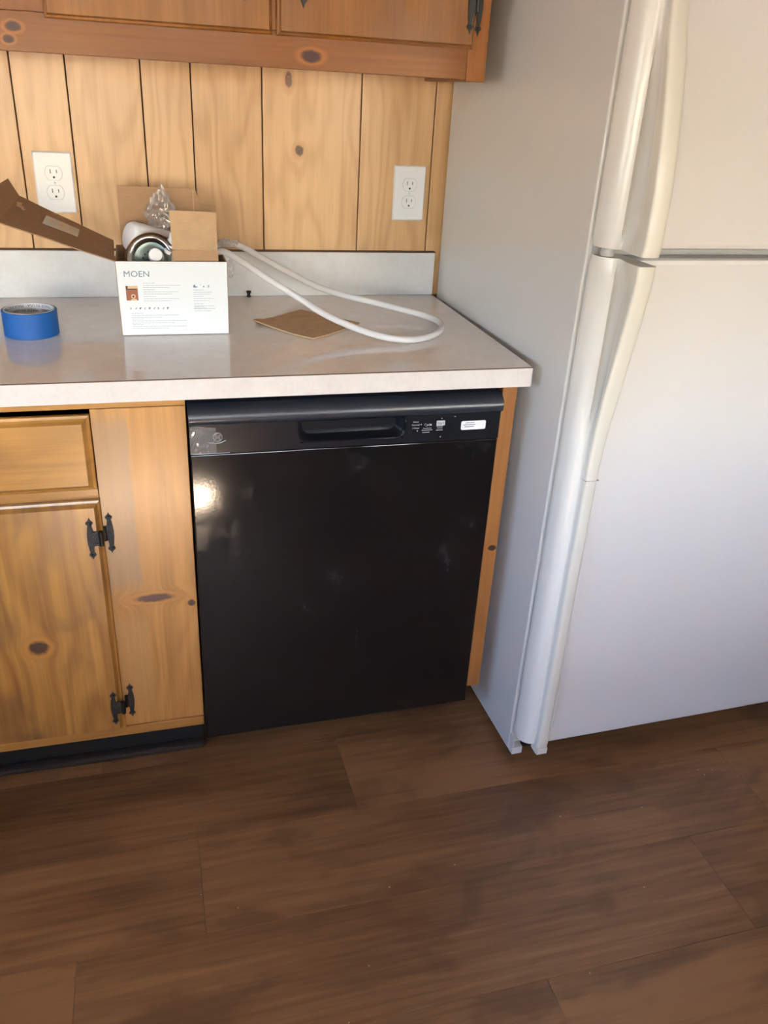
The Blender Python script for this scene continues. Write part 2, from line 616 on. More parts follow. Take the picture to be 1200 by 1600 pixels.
def kraft(name, c):
    m = N(name)
    P = m.coord()
    f = m.math('ADD', m.math('MULTIPLY', m.noise(P, 40, 4, .6), .5), m.math('MULTIPLY', m.noise(m.vmath('MULTIPLY', P, (1, 1, 12)), 60, 2), .5))
    col = m.ramp(f, [(.3, tuple(x * .86 for x in c)), (.7, tuple(min(1, x * 1.1) for x in c))])
    m.set(Base_Color=col, Roughness=.8)
    return m.m


M['kraft'] = kraft('kraft_card', (.40, .245, .135))
M['kraft_dark'] = kraft('kraft_card_flap', (.32, .19, .105))
M['kraft_scrap'] = kraft('kraft_card_scrap', (.46, .31, .175))
M['paper_tape'] = plain('clear_label_tape', (.60, .57, .52), .25)
M['torn'] = plain('torn_card_pale', (.60, .42, .26), .8)
M['steel'] = plain('strainer_steel', (.58, .55, .52), .20, Metallic=1.0)
M['steel_dull'] = plain('strainer_inner', (.22, .27, .26), .38, Metallic=.7)
M['white_plastic'] = plain('white_plastic', (.80, .82, .87), .35)
M['black_plastic'] = plain('black_plastic', (.010, .010, .011), .4)
M['crumb'] = plain('crumb_pale', (.45, .36, .26), .8)


def iron():
    m = N('hammered_black_iron')
    P = m.coord()
    v = m.n('ShaderNodeTexVoronoi')
    m.l(P, v.inputs['Vector'])
    v.inputs['Scale'].default_value = 420
    m.set(Base_Color=(.020, .019, .018), Metallic=.35, Roughness=.34)
    m.bump(v.outputs['Distance'], .9, .0012)
    return m.m


M['iron'] = iron()
M['iron_dark'] = plain('iron_dark', (.012, .010, .009), .4, Metallic=.5)
M['iron_dull'] = plain('upper_hinge_iron', (.022, .024, .024), .5, Metallic=.3)


def hose():
    m = N('milky_hose_plastic')
    m.set(Base_Color=(.86, .86, .88), Roughness=.22, Transmission_Weight=.35, IOR=1.35)
    m.b.inputs['Subsurface Weight'].default_value = .25
    m.b.inputs['Subsurface Radius'].default_value = (.01, .01, .01)
    return m.m


M['hose'] = hose()


def film(name, rough=.12, op=.35):
    m = N(name)
    tr = m.n('ShaderNodeBsdfTransparent')
    tr.inputs[0].default_value = (.97, .97, .98, 1)
    gl = m.n('ShaderNodeBsdfGlossy')
    gl.inputs['Roughness'].default_value = rough
    gl.inputs[0].default_value = (1, 1, 1, 1)
    df = m.n('ShaderNodeBsdfDiffuse')
    df.inputs[0].default_value = (.8, .8, .8, 1)
    fr = m.n('ShaderNodeFresnel')
    fr.inputs[0].default_value = 1.6
    a = m.n('ShaderNodeMixShader')
    a.inputs[0].default_value = op * .3
    m.l(tr.outputs[0], a.inputs[1]); m.l(df.outputs[0], a.inputs[2])
    b = m.n('ShaderNodeMixShader')
    m.l(m.math('MINIMUM', m.math('MULTIPLY', fr.outputs[0], 1.8 * op / .35), .9), b.inputs[0])
    m.l(a.outputs[0], b.inputs[1]); m.l(gl.outputs[0], b.inputs[2])
    m.l(b.outputs[0], m.out.inputs[0])
    return m.m


M['film'] = film('clear_plastic_bag', .22, .24)
M['glass'] = film('window_glass', .0, .12)
M['grass'] = plain('patio_ground', (.16, .17, .17), .9)

# ------------------------------------------------------------------ room shell
# wall behind the counter: backing plus separate planks with dark grooves between them
wb = tag(obj('wall_back', B((RX0, RX1, 0.012, .10, 0, RZ)), M['groove']), 'grooved wood-plank wall behind the counter', None, None, 'structure')
grooves = [-2.6, -2.38, -2.23, -1.98, -1.88, -1.70, -1.47, -1.36, -1.18, -1.02, -.79, -.68, -.53, -.39, -.287, -.181, -.032, .071, .223, .449, .626, .78, .95, 1.05, 1.21, 1.42, 1.60, 1.71, 1.86, 2.02, 2.25, 2.5]
for i in range(len(grooves) - 1):
    x0, x1 = grooves[i] + .0013, grooves[i + 1] - .0013
    bm = B((x0, x1, 0, .013, 0, RZ), bev=.0012)
    kn = abs(grooves[i] - .223) < .001
    if kn:
        # knotty plank: its own origin so the knot falls where the photograph shows it
        o = obj('plank', bm, M['panel_knot'], wb, origin=(.262, 0, 0))
    else:
        o = obj('plank', bm, M['panel'], wb, origin=((x0 + x1) / 2, 0, 0))


def wall_with_holes(name, axis, pos, th, lo, hi, holes, mat, label):
    """A wall slab with rectangular openings cut out (boxes round them)."""
    bm = bmesh.new()
    hs = sorted(holes)
    cur = lo
    def bx(a, b, z0, z1):
        if b - a < 1e-4 or z1 - z0 < 1e-4: return
        if axis == 'y': box(bm, a, b, min(pos, pos + th), max(pos, pos + th), z0, z1)
        else: box(bm, min(pos, pos + th), max(pos, pos + th), a, b, z0, z1)
    for a, b, z0, z1 in hs:
        bx(cur, a, 0, RZ)
        bx(a, b, 0, z0)
        bx(a, b, z1, RZ)
        cur = b
    bx(cur, hi, 0, RZ)
    return tag(obj(name, bm, mat), label, None, None, 'structure')


wall_with_holes('wall_front', 'y', RY, -.12, RX0, RX1, [WA, WC, WD], M['plaster'], 'plain painted wall behind the camera')
wall_with_holes('wall_left', 'x', RX0, -.12, RY - .12, .1, [WB], M['plaster'], 'plain painted side wall with a window')
tag(obj('wall_right', B((RX1, RX1 + .1, RY - .12, .1, 0, RZ)), M['plaster']), 'plain painted side wall past the refrigerator', None, None, 'structure')
tag(obj('ceiling', B((RX0 - .12, RX1 + .1, RY - .12, .1, RZ, RZ + .08)), M['ceiling']), 'plain pale ceiling', None, None, 'structure')


def window(name, axis, pos, w, mull=1):
    a, b, z0, z1 = w
    fr = .04
    def bx(bm, p, q, r, s, d0=0, d1=.06):
        if axis == 'y': box(bm, p, q, pos - d1, pos - d0, r, s)
        else: box(bm, pos - d1, pos - d0, p, q, r, s)
    bm = bmesh.new()
    bx(bm, a, a + fr, z0, z1); bx(bm, b - fr, b, z0, z1)
    bx(bm, a + fr, b - fr, z0, z0 + fr); bx(bm, a + fr, b - fr, z1 - fr, z1)
    for k in range(1, mull + 1):
        c = a + (b - a) * k / (mull + 1)
        bx(bm, c - .02, c + .02, z0 + fr, z1 - fr)
    o = tag(obj(name, bm, M['white_frame']), 'white framed window letting in daylight', None, None, 'structure')
    g = bmesh.new()
    bx(g, a + fr, b - fr, z0 + fr, z1 - fr, .03, .034)
    obj('glass_pane', g, M['glass'], o)


window('window_1', 'y', RY - .03, WA, 1)
window('window_2', 'x', RX0 - .03, WB, 1)
window('window_3', 'y', RY - .03, WD, 0)
tag(obj('wall_light_blocker', B((-2.59, -.36, -2.80, -2.68, 0, .92), (.55, 2.49, -2.80, -2.68, 0, .92)), M['plaster']), 'unseen low wall added behind the camera to block low window light', None, None, 'structure')  # unseen slabs added to shade the lower fronts; the gap passes the sun
tag(obj('patio_ground', B((-30, 30, -40, RY - .13, -.35, -.3)), M['grass']), 'pale paved ground outside the window', None, None, 'structure')

# floor: staggered vinyl planks, each its own piece
fl = tag(obj('floor', B((RX0, RX1, RY - .12, .1, -.03, -.006)), M['floor_base']), 'brown wood-look plank floor', None, None, 'structure')
PW, PL = .2213, 1.2225
joints = {0: .298, 1: -.037, 2: -.258, 3: .531}
full = None
for r in range(-4, 18):
    y1 = -.578 - .2217 * 0 - PW * r
    y0 = y1 - PW
    if y1 > .1 or y0 < RY - .3:
        pass
    ya, yb = max(y0, RY - .1), min(y1, .0)
    if yb - ya < .02:
        continue
    j = joints.get(r, random.Random(r * 13 + 5).uniform(-.5, .7))
    k0 = int(math.floor((RX0 - j) / PL))
    x = j + k0 * PL
    while x < RX1:
        xa, xb = max(x, RX0), min(x + PL, RX1)
        if xb - xa > .03:
            whole = abs(xb - xa - PL) < 1e-6 and abs(yb - ya - PW) < 1e-6
            cx, cy = (xa + xb) / 2, (ya + yb) / 2
            if whole and full is not None:
                o = full.copy()
                C.objects.link(o)
                o.parent = fl
                o.location = (cx, cy, 0)
            else:
                bm = B((xa + .00025, xb - .00025, ya + .00025, yb - .00025, -.006, 0), bev=.0005)
                o = obj('plank', bm, M['floor'], fl, origin=(cx, cy, 0))
                if whole:
                    full = o
        x += PL

# ------------------------------------------------------------------ base cabinet (left of the dishwasher)
CT = .914          # counter top height
CB = .8746         # underside of the counter's front edge
YF = -.600         # face-frame plane


def lipped(bm, x0, x1, z0, z1, yb, yf, lip=.010):
    """A door or drawer front with a routed edge: yb is the frame plane, yf the proud face."""
    steps = [(0, yb), (0, yb - .006), (.0015, yb - .008), (.003, yb - .0085), (.0055, yb - .0095), (lip * .75, yb - .013), (lip * .93, yb - (yb - yf) * .88), (lip + .001, yf)]
    loops = []
    for ins, y in steps:
        loops.append([bm.verts.new((x, y, z)) for x, z in ((x0 + ins, z0 + ins), (x1 - ins, z0 + ins), (x1 - ins, z1 - ins), (x0 + ins, z1 - ins))])
    fs = []
    for A, Bv in zip(loops, loops[1:]):
        for k in range(4):
            fs.append(bm.faces.new((A[k], A[(k + 1) % 4], Bv[(k + 1) % 4], Bv[k])))
    fs.append(bm.faces.new(loops[0][::-1]))
    fs.append(bm.faces.new(loops[-1]))
    bmesh.ops.recalc_face_normals(bm, faces=fs)
    return bm


def hinge_leaf(bm, cx, cz, y, side, H=.0435, tab=.0105, th=.0022, wide=.0068):
    """side +1: knuckle lies towards +x."""
    half = [(0, H), (.0016, H * .90), (.0026, H * .865), (.0062, H * .79), (.0066, H * .755), (.0052, H * .70), (.0034, H * .655)]
    inner = [(p[0], p[1]) for p in half]
    outer = [(-p[0], p[1]) for p in half]
    # inner side runs down to the tab, outer side bellies out
    pts = []
    for p in outer[::-1][:-1]:
        pass
    top_in = inner + [(.0042, H * .45), (.0052, H * .34), (tab, H * .34)]
    bot_in = [(x, -z) for x, z in top_in[::-1]]
    belly = [(-wide * math.cos(t * math.pi / 2 * .99) * 1.0 if False else -(.0034 + (wide - .0034) * (1 - t * t)), -H * .655 * t) for t in [1, .75, .5, .25, 0, -.25, -.5, -.75, -1]]
    out_bot = [(-x, -z) for x, z in inner[1:]]          # tip -> neck on the outer lower side
    loop = top_in + bot_in + out_bot[:-1] + [(x, z) for x, z in belly] + [(-x, z) for x, z in inner[1:-1][::-1]]
    pts = [(cx + side * x, cz + z) for x, z in loop]
    prism(bm, pts, 1, y, y - th)


def add_hinge(parent, xk, cz, yl, yr, mat_leaf, H=.0435, off=.0185, offr=.0145, zr=0.0):
    bm = bmesh.new()
    hinge_leaf(bm, xk - off, cz, yl, 1, H, off - .003)
    hinge_leaf(bm, xk + offr, cz + zr, yr, -1, H, offr - .003)
    h = obj('hinge', bm, mat_leaf, parent)
    bm = bmesh.new()
    for k, (r, dx) in enumerate(((.0042, -.0005), (.003, .0055))):
        lathe(bm, [(0, -.0145), (r, -.0145), (r, .0145), (0, .0145)], (xk + dx, yl - .0025 if k == 0 else yr - .003, cz + (0 if k == 0 else zr)), n=12)
    obj('knuckle', bm, M['iron_dark'], h, smooth=40)
    for dx, y, dz in ((-off, yl, 0), (offr, yr, zr)):
        for s in (-1, 1):
            bm = bmesh.new()
            lathe(bm, [(0, .0034), (.0018, .0034), (.0029, .0028), (.0033, .002), (.0033, 0)], (xk + dx, y - .0005, cz + dz + s * H * .765), (0, -1, 0), n=12)
            obj('screw', bm, M['iron_dark'], h, smooth=40)
    return h


bc = thing('base_cabinet', 'knotty pine base cabinet with drawer and door, left of the black dishwasher', 'cabinet', (-.38, -.30, 0))


def rel(o_mat, pt=None):
    return o_mat


# wood materials use object coordinates; meshes of this cabinet keep the world frame through explicit origins
def cab(name, bm, mat, par, **kw):
    o = obj(name, bm, mat, par, local=True, **kw)
    root = par
    while root.parent is not None:
        root = root.parent
    p = par
    o.matrix_parent_inverse = par.matrix_world.inverted() if par is root else Matrix.Identity(4)
    return o


XL = -.76
cab('carcass', B((XL, XL + .016, -.581, -.012, .10, CB), (-.019, -.003, -.581, -.012, .122, CB), (-.019, -.003, -.50, -.012, 0, .1215), (XL + .016, -.019, -.581, -.012, .115, .131), (XL + .016, -.019, -.03, -.013, .131, CB)), M['carcass'], bc)
cab('stile', B((-.165, -.003, YF, -.582, .145, .852), bev=.0012), M['stile'], bc)
cab('stile', B((XL, XL + .11, YF, -.582, .145, .852), bev=.0012), M['rail_pine'], bc)
cab('top_rail', B((XL, -.003, YF + .0004, -.582, .853, CB), bev=.0008), M['rail_pine'], bc)
cab('middle_rail', B((XL + .11, -.166, YF + .001, -.582, .672, .714)), M['rail_pine'], bc)
cab('bottom_rail', B((XL, -.003, YF - .004, -.582, .122, .1445), bev=.0015), M['rail_pine'], bc)
d = cab('door', lipped(bmesh.new(), XL + .10, -.164, .1455, .682, YF - .0005, YF - .019), M['door_pine'], bc)
dr = cab('drawer', lipped(bmesh.new(), XL + .10, -.166, .703, .845, YF - .0005, YF - .019, .012), M['drawer_pine'], bc)
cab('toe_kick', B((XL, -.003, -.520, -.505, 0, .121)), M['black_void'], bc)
cab('shoe_molding', B((XL, -.003, -.545, -.5205, 0, .016), bev=.006), M['floor_base'], bc)
add_hinge(bc, -.1675, .609, YF - .019, YF, M['iron'])
add_hinge(bc, -.1635, .2115, YF - .019, YF, M['iron'])

# the next unit, mostly outside the frame
bc2 = thing('base_cabinet', 'pine base cabinet further along the counter past the drawer unit', 'cabinet', (-1.2, -.30, 0))
cab('carcass', B((-1.6, -.764, YF, -.012, .122, CB)), M['carcass'], bc2)
cab('door', lipped(bmesh.new(), -1.58, -1.19, .1455, .845, YF - .0005, YF - .019), M['door_pine'], bc2)
cab('door', lipped(bmesh.new(), -1.17, -.78, .1455, .845, YF - .0005, YF - .019), M['door_pine'], bc2)
cab('toe_kick', B((-1.6, -.764, -.520, -.505, 0, .121)), M['black_void'], bc2)

# end filler between dishwasher and refrigerator
ef = thing('cabinet_end_panel', 'narrow orange pine filler strip between dishwasher and refrigerator', 'panel', (.62, -.30, 0))
cab('filler_strip', B((.606, .637, YF - .002, -.581, .125, CB), bev=.0012), M['filler_pine'], ef)
cab('side_panel', B((.619, .637, -.580, -.012, .125, CB), (.619, .637, -.47, -.012, 0, .1245)), M['carcass'], ef)

# ------------------------------------------------------------------ dishwasher
dw = thing('dishwasher', 'black built-in dishwasher under the counter beside the refrigerator', 'dishwasher', (.297, -.35, 0))
YD = -.625
x0, x1 = .0005, .596
obj('tub', B((.006, .600, -.585, -.03, .10, .862), bev=.002), M['black_void'], dw)
bm = B((x0, x1, YD, -.586, .103, .7655), bev=.0018)
obj('door_panel', bm, M['dw_door'], dw, smooth=30)
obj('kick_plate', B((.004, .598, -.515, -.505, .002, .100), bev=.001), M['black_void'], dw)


def rrect(xa, xb, za, zb, r, n=6, top_r=None):
    pts = []
    tr = r if top_r is None else top_r
    for cx, cz, rr, a0 in ((xb - r, za + r, r, -90), (xb - tr, zb - tr, tr, 0), (xa + tr, zb - tr, tr, 90), (xa + r, za + r, r, 180)):
        for k in range(n + 1):
            a = math.radians(a0 + 90 * k / n)
            pts.append((cx + rr * math.cos(a), cz + rr * math.sin(a)))
    return pts


# control panel with a scooped grip pocket
bm = bmesh.new()
YP = YD - .001
inner = rrect(.197, .401, .781, .8225, .016, 6, .002)
outer = [(x0, .7675), (x1, .7675), (x1, .8235), (x0, .8235)]
ov = [bm.verts.new((x, YP, z)) for x, z in outer]
ob = [bm.verts.new((x, -.586, z)) for x, z in outer]
levels = [(0, 0), (.0012, -.0012), (.003, .001), (.006, .012), (.010, .028)]
loops = []
cx, cz = .299, .803
for ins, dep in levels:
    ring = []
    for x, z in inner:
        sx = (abs(x - cx) - ins) / max(abs(x - cx), 1e-6)
        sz = (abs(z - cz) - ins * .5) / max(abs(z - cz), 1e-6)
        ring.append(bm.verts.new((cx + (x - cx) * sx, YP + dep, cz + (z - cz) * max(sz, 0))))
    loops.append(ring)
ed = [bm.edges.new((ov[k], ov[(k + 1) % 4])) for k in range(4)]
ir = loops[0]
ed += [bm.edges.new((ir[k], ir[(k + 1) % len(ir)])) for k in range(len(ir))]
bmesh.ops.triangle_fill(bm, use_beauty=True, use_dissolve=False, edges=ed, normal=(0, -1, 0))
for A, Bv in zip(loops, loops[1:]):
    for k in range(len(A)):
        bm.faces.new((A[k], A[(k + 1) % len(A)], Bv[(k + 1) % len(A)], Bv[k]))
bm.faces.new(loops[-1])
for k in range(4):
    bm.faces.new((ov[k], ov[(k + 1) % 4], ob[(k + 1) % 4], ob[k]))
bmesh.ops.recalc_face_normals(bm, faces=bm.faces)
cp = obj('control_panel', bm, M['dw_panel'], dw, smooth=35)
# rim of the pocket
bm = bmesh.new()
ring = [(x, YP - .0004, z) for x, z in rrect(.196, .402, .780, .8225, .017, 6, .002)]
tube(bm, ring[12 + 2:] + ring[:8], .0011, 6, sub=2)
obj('pocket_rim', bm, M['dw_gloss'], cp)
# rounded handle strip over the panel
bm = bmesh.new()
prof = [(-.586, .8245), (-.627, .8245), (-.6315, .8255), (-.6350, .829), (-.6362, .834), (-.6358, .840), (-.6335, .8465), (-.629, .852), (-.622, .8565), (-.612, .860), (-.586, .8625)]
prism(bm, prof, 0, x0 - .0005, x1 + .0005)
obj('handle_strip', bm, M['dw_strip'], dw, smooth=40)
# control window: slightly glossier lens
obj('control_lens', B((.409, .500, YP - .0006, YP, .770, .819), bev=.0002), M['dw_panel'], cp)
bm = bmesh.new()
yl = YP - .0007
for s_, x, z, sz in (('Heavy', .4165, .8085, .0046), ('Normal', .4145, .8022, .0050), ('1-Hour', .4155, .7958, .0048)):
    text_mesh(bm, s_, sz, on_front(x, z, yl))
text_mesh(bm, 'Cycle', .0068, on_front(.4395, .8010, yl))
text_mesh(bm, 'Reset', .0044, on_front(.493, .8160, YP))
for x, z in ((.4325, .8032), (.4255, .7905), (.4735, .8140), (.4735, .776)):
    box(bm, x, x + .0018, yl - .0003, yl, z, z + .0018)
for x, z, w in ((.438, .7955, .0165), (.4355, .7918, .021), (.437, .7872, .015), (.4645, .7985, .0150), (.4665, .7948, .0105), (.4645, .7905, .0145)):
    q = x
    while q < x + w - .001:
        l_ = random.uniform(.0018, .005)
        box(bm, q, min(q + l_, x + w), yl - .0003, yl, z, z + .0011)
        q += l_ + .0006
tag(obj('control_lettering', bm, M['dw_print'], cp), None, None, None, 'stuff')
bm = bmesh.new()
prism(bm, rrect(.4645, .4815, .8005, .8105, .001, 2), 1, yl - .0003, yl)
sb = obj('start_button', bm, M['dw_print'], cp)
bm = bmesh.new()
text_mesh(bm, 'Start', .0072, on_front(.4660, .8030, yl - .0004))
obj('button_lettering', bm, M['dw_printd'], cp)
# white sticker
bm = bmesh.new()
prism(bm, rrect(.5155, .5665, .7885, .8065, .003, 4), 1, YP - .0005, YP)
st = obj('sticker', bm, M['sticker'], cp)
bm = bmesh.new()
for x, z, w in ((.5245, .8020, .0160), (.5200, .7980, .0250), (.5230, .7940, .0180)):
    q = x
    while q < x + w:
        l_ = random.uniform(.0015, .0045)
        box(bm, q, q + l_, YP - .0008, YP - .0005, z, z + .0014)
        q += l_ + .0007
obj('sticker_print', bm, M['dw_printd'], cp)
# round emblem
bm = bmesh.new()
ecx, ecz = .0495, .8000
lathe(bm, [(0, .0012), (.0070, .0012), (.0078, .0022), (.0086, .0022), (.0090, .0010), (.0090, 0)], (ecx, YP, ecz), (0, -1, 0), n=40)
em = obj('emblem', bm, M['dw_printd'], cp, smooth=30)
bm = bmesh.new()
ring = [(ecx + .0081 * math.cos(a * math.pi / 12), YP - .0022, ecz + .0081 * math.sin(a * math.pi / 12)) for a in range(25)]
tube(bm, ring, .0007, 6, sub=2)
for k in range(4):
    a0 = k * math.pi / 2 + .5
    tube(bm, [(ecx + rr * math.cos(a0 + da), YP - .0018, ecz + rr * math.sin(a0 + da)) for rr, da in ((.0066, -.5), (.0070, -.1), (.0064, .3), (.0052, .35), (.0050, .05))], .00035, 6, sub=4)
text_mesh(bm, 'GE', .0076, lambda u, v, w: Vector((ecx + u * .9 + v * .25 - .0006, YP - .0014 - w, ecz + v - .0027)), .0008, align='CENTER')
obj('emblem_relief', bm, M['chrome_dark'], cp)
# peeling protective film at the panel's left end: a swoosh-shaped edge under the emblem and crumpled corner
bm = bmesh.new()
nx, nz = 16, 10
g = [[bm.verts.new((.0008 + .046 * i / nx, YP - .0012 - .0022 * abs(noise.noise(Vector((i * .45, j * .5, 2.2)))) - (.0025 * (1 - i / 4) if i < 4 else 0), .7690 + .053 * j / nz - .006 * max(0, i / nx - .3) * (j / nz))) for j in range(nz + 1)] for i in range(nx + 1)]
for i in range(nx):
    for j in range(nz):
        bm.faces.new((g[i][j], g[i + 1][j], g[i + 1][j + 1], g[i][j + 1]))
obj('protective_film', bm, film('protective_film', .08, .5), cp)
bm = bmesh.new()
tube(bm, [(.0325, YP - .0009, .7895), (.040, YP - .0010, .7890), (.049, YP - .0010, .7880), (.055, YP - .0010, .7890), (.0605, YP - .0010, .7915), (.064, YP - .0009, .7925)], .0006, 6)
tube(bm, [(.002, YP - .0012, .7685), (.02, YP - .0012, .7683), (.045, YP - .0011, .7685), (.07, YP - .001, .7683)], .0004, 6)
obj('film_edge', bm, M['sticker'], cp)

# ------------------------------------------------------------------ countertop
ct = thing('countertop', 'glossy pale laminate countertop with low backsplash', 'countertop', (-.45, -.3175, CB))
XE = .648
obj('slab', B((-1.6, XE - .0012, -.6338, -.0005, .895, CT - .0005), bev=.0003), M['counter'], ct)
obj('front_edge', B((-1.6, XE - .0012, -.635, -.613, CB, CT - .0026), bev=.0008), M['counter_edge'], ct)
obj('end_edge', B((XE - .0011, XE, -.635, -.001, CB + .0005, CT - .0026), bev=.0003), M['counter_edge'], ct)
obj('edge_seam', B((-1.6, XE, -.6352, -.6339, CT - .0025, CT - .0006), (XE - .0012, XE + .0001, -.634, -.001, CT - .0025, CT - .0006)), M['seam'], ct)
obj('underside', B((-1.6, XE - .002, -.612, -.586, CB + .001, .8945), (XE - .03, XE - .002, -.585, -.01, CB + .001, .8945)), M['carcass'], ct)
obj('backsplash', B((-1.6, .6465, -.020, -.0006, CT, 1.0165), bev=.0008), M['splash'], ct)
obj('backsplash_cap', B((-1.6, .6475, -.0205, -.0006, 1.0166, 1.0186)), M['seam'], ct)

# ------------------------------------------------------------------ upper cabinet
ZB = 1.3935
uc = thing('wall_cabinet', 'reddish pine wall cabinet with black iron hinges, above the backsplash', 'cabinet', (0, -.16, ZB))
YU = -.325
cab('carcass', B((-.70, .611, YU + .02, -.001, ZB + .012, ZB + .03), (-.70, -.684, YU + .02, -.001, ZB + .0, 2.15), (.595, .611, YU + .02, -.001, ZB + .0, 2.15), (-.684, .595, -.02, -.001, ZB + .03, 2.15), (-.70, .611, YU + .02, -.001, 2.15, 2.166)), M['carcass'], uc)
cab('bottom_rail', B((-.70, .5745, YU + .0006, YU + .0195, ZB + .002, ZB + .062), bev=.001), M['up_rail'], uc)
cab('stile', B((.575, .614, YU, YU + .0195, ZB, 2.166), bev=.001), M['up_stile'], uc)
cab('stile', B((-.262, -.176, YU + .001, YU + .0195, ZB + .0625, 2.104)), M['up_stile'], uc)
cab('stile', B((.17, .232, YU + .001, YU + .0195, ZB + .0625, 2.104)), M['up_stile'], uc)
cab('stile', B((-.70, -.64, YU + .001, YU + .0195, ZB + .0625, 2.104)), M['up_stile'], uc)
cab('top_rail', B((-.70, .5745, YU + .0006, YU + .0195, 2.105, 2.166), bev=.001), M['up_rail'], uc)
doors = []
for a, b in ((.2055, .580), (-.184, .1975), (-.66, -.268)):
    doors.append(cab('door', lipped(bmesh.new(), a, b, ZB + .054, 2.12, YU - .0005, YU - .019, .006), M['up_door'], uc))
for i, d_ in enumerate(doors):
    d_.location.x += 0
add_hinge(uc, .5795, 1.5230, YU - .019, YU, M['iron_dull'], H=.052, off=.0125, offr=.0105, zr=-.001)
add_hinge(uc, .5795, 2.02, YU - .019, YU, M['iron_dull'], H=.052, off=.0125, offr=.0105)


def pull(px, pz):
    bm = bmesh.new()
    yb = YU - .0190
    for s in (-1, 1):
        pts = [(0, .060), (.0018, .054), (.0065, .046), (.0070, .042), (.0045, .036), (.006, .030), (-.006, .030), (-.0045, .036), (-.0070, .042), (-.0065, .046), (-.0018, .054)]
        prism(bm, [(px + x, pz + s * z) for x, z in (pts if s > 0 else pts[::-1])], 1, yb, yb - .002)
    tube(bm, [(px, yb - .001, pz - .038), (px, yb - .018, pz - .028), (px, yb - .024, pz), (px, yb - .018, pz + .028), (px, yb - .001, pz + .038)], .0042, 10)
    obj('pull', bm, M['iron_dull'], uc, smooth=40)


pull(.2520, 1.5505)
pull(.1480, 1.5530)
pull(-.312, 1.5530)

# ------------------------------------------------------------------ wall outlets
def outlet(cx, cz, label):
    t = thing('wall_outlet', label, 'outlet', (cx, 0, cz), 0, 'duplex outlets on the plank wall')
    w, h = .0395, .062
    bm = bmesh.new()
    prism(bm, [(cx - w, cz - h), (cx + w, cz - h), (cx + w, cz + h), (cx - w, cz + h)], 1, -.0003, -.0022)
    f = [f for f in bm.faces if f.normal.y < -.9][0]
    r = bmesh.ops.inset_region(bm, faces=[f], thickness=.004, depth=.0)
    bmesh.ops.translate(bm, vec=(0, -.0033, 0), verts=f.verts)
    obj('cover_plate', bm, M['white_gloss'], t)
    for s in (1, -1):
        zc = cz + s * .0195
        bm = bmesh.new()
        # rounded sides, flat top and bottom
        pts = []
        R, F = .0172, .0138
        a = math.asin(F / R)
        for k in range(9):
            q = -a + 2 * a * k / 8
            pts.append((cx + R * math.cos(q), zc + R * math.sin(q)))
        for k in range(9):
            q = math.pi - a + 2 * a * k / 8
            pts.append((cx + R * math.cos(q), zc + R * math.sin(q)))
        prism(bm, pts, 1, -.0056, -.0067)
        rc = obj('receptacle', bm, M['white_gloss'], t)
        bm = bmesh.new()
        pts2 = [(cx + (x - cx) * 1.045, zc + (z - zc) * 1.055) for x, z in pts]
        prism(bm, pts2, 1, -.0055, -.00565)
        obj('receptacle_surround', bm, M['hairline'], rc)
        for sx, hh in ((-.0063, .0042), (.0063, .0034)):
            obj('slot', B((cx + sx - .0008, cx + sx + .0008, -.0069, -.0064, zc + .0035 - hh, zc + .0035 + hh)), M['slot'], rc)
        bm = bmesh.new()
        lathe(bm, [(0, .0004), (.0023, .0004), (.0023, 0)], (cx, -.0066, zc - .0082), (0, -1, 0), n=14)
        obj('ground_hole', bm, M['slot'], rc)
    bm = bmesh.new()
    lathe(bm, [(0, .0012), (.0022, .0010), (.0030, 0)], (cx, -.0054, cz), (0, -1, 0), n=14)
    obj('screw', bm, M['white_gloss'], t)


outlet(-.2270, 1.1555, 'white duplex outlet on the plank wall above the blue tape, behind the open carton flap')
outlet(.5740, 1.1525, 'white duplex outlet on the plank wall next to the refrigerator')

# ------------------------------------------------------------------ refrigerator (local frame: x along the front, y depth, origin at the front left bottom corner of the case)
fr = thing('refrigerator', 'white top-freezer refrigerator with ivory edge handles', 'refrigerator', (.675, -.718, 0), math.radians(1.3))
W_, D_, H_ = .755, .700, 1.68


def fo(name, bm, mats, par=None, **kw):
    return obj(name, bm, mats, par or fr, local=True, **kw)


fo('case', B((0, W_, .0, D_, .022, H_), bev=.004), M['fridge_side'], smooth=30)
fo('gasket', B((.010, W_ - .01, -.0105, -.0002, .085, H_ - .02)), M['gasket'])
fo('kick_grille', B((.03, W_ - .03, .015, .03, .012, .0215), (.03, W_ - .03, -.006, -.0005, .028, .075)), M['black_void'])
for k in (0, 1):
    bm = bmesh.new()
    lathe(bm, [(0, 0), (.014, 0), (.014, .022), (0, .022)], ((.05, W_ - .05)[k], .05, 0), n=14)
    fo('foot', bm, M['black_plastic'])
fo('hinge_bracket', B((.001, .026, -.020, -.0006, .023, .043), (.001, .003, -.020, -.0006, .043, .07), bev=.001), M['fridge_side'])

YB = -.011          # back of the doors
YDF = -.060         # door face
SEAM = 1.147


def bulge(z):
    """How far the grip blade stands out of the door at height z."""
    if z < SEAM:
        pts = [(.0, 0), (.745, 0), (.80, .003), (.86, .011), (.94, .026), (1.04, .043), (1.10, .051), (1.15, .056)]
    else:
        pts = [(1.14, .058), (1.25, .058), (1.34, .047), (1.42, .031), (1.48, .014), (1.53, .004), (1.58, 0), (1.7, 0)]
    for (a, p), (b, q) in zip(pts, pts[1:]):
        if a <= z <= b:
            return p + (q - p) * (z - a) / (b - a)
    return 0.0


def pocket(z):
    s = lambda a, b: max(0, min(1, (z - a) / (b - a)))
    if z < SEAM:
        return s(.84, .90) * (1 - s(1.105, 1.13))
    return s(1.165, 1.19) * (1 - s(1.38, 1.47))


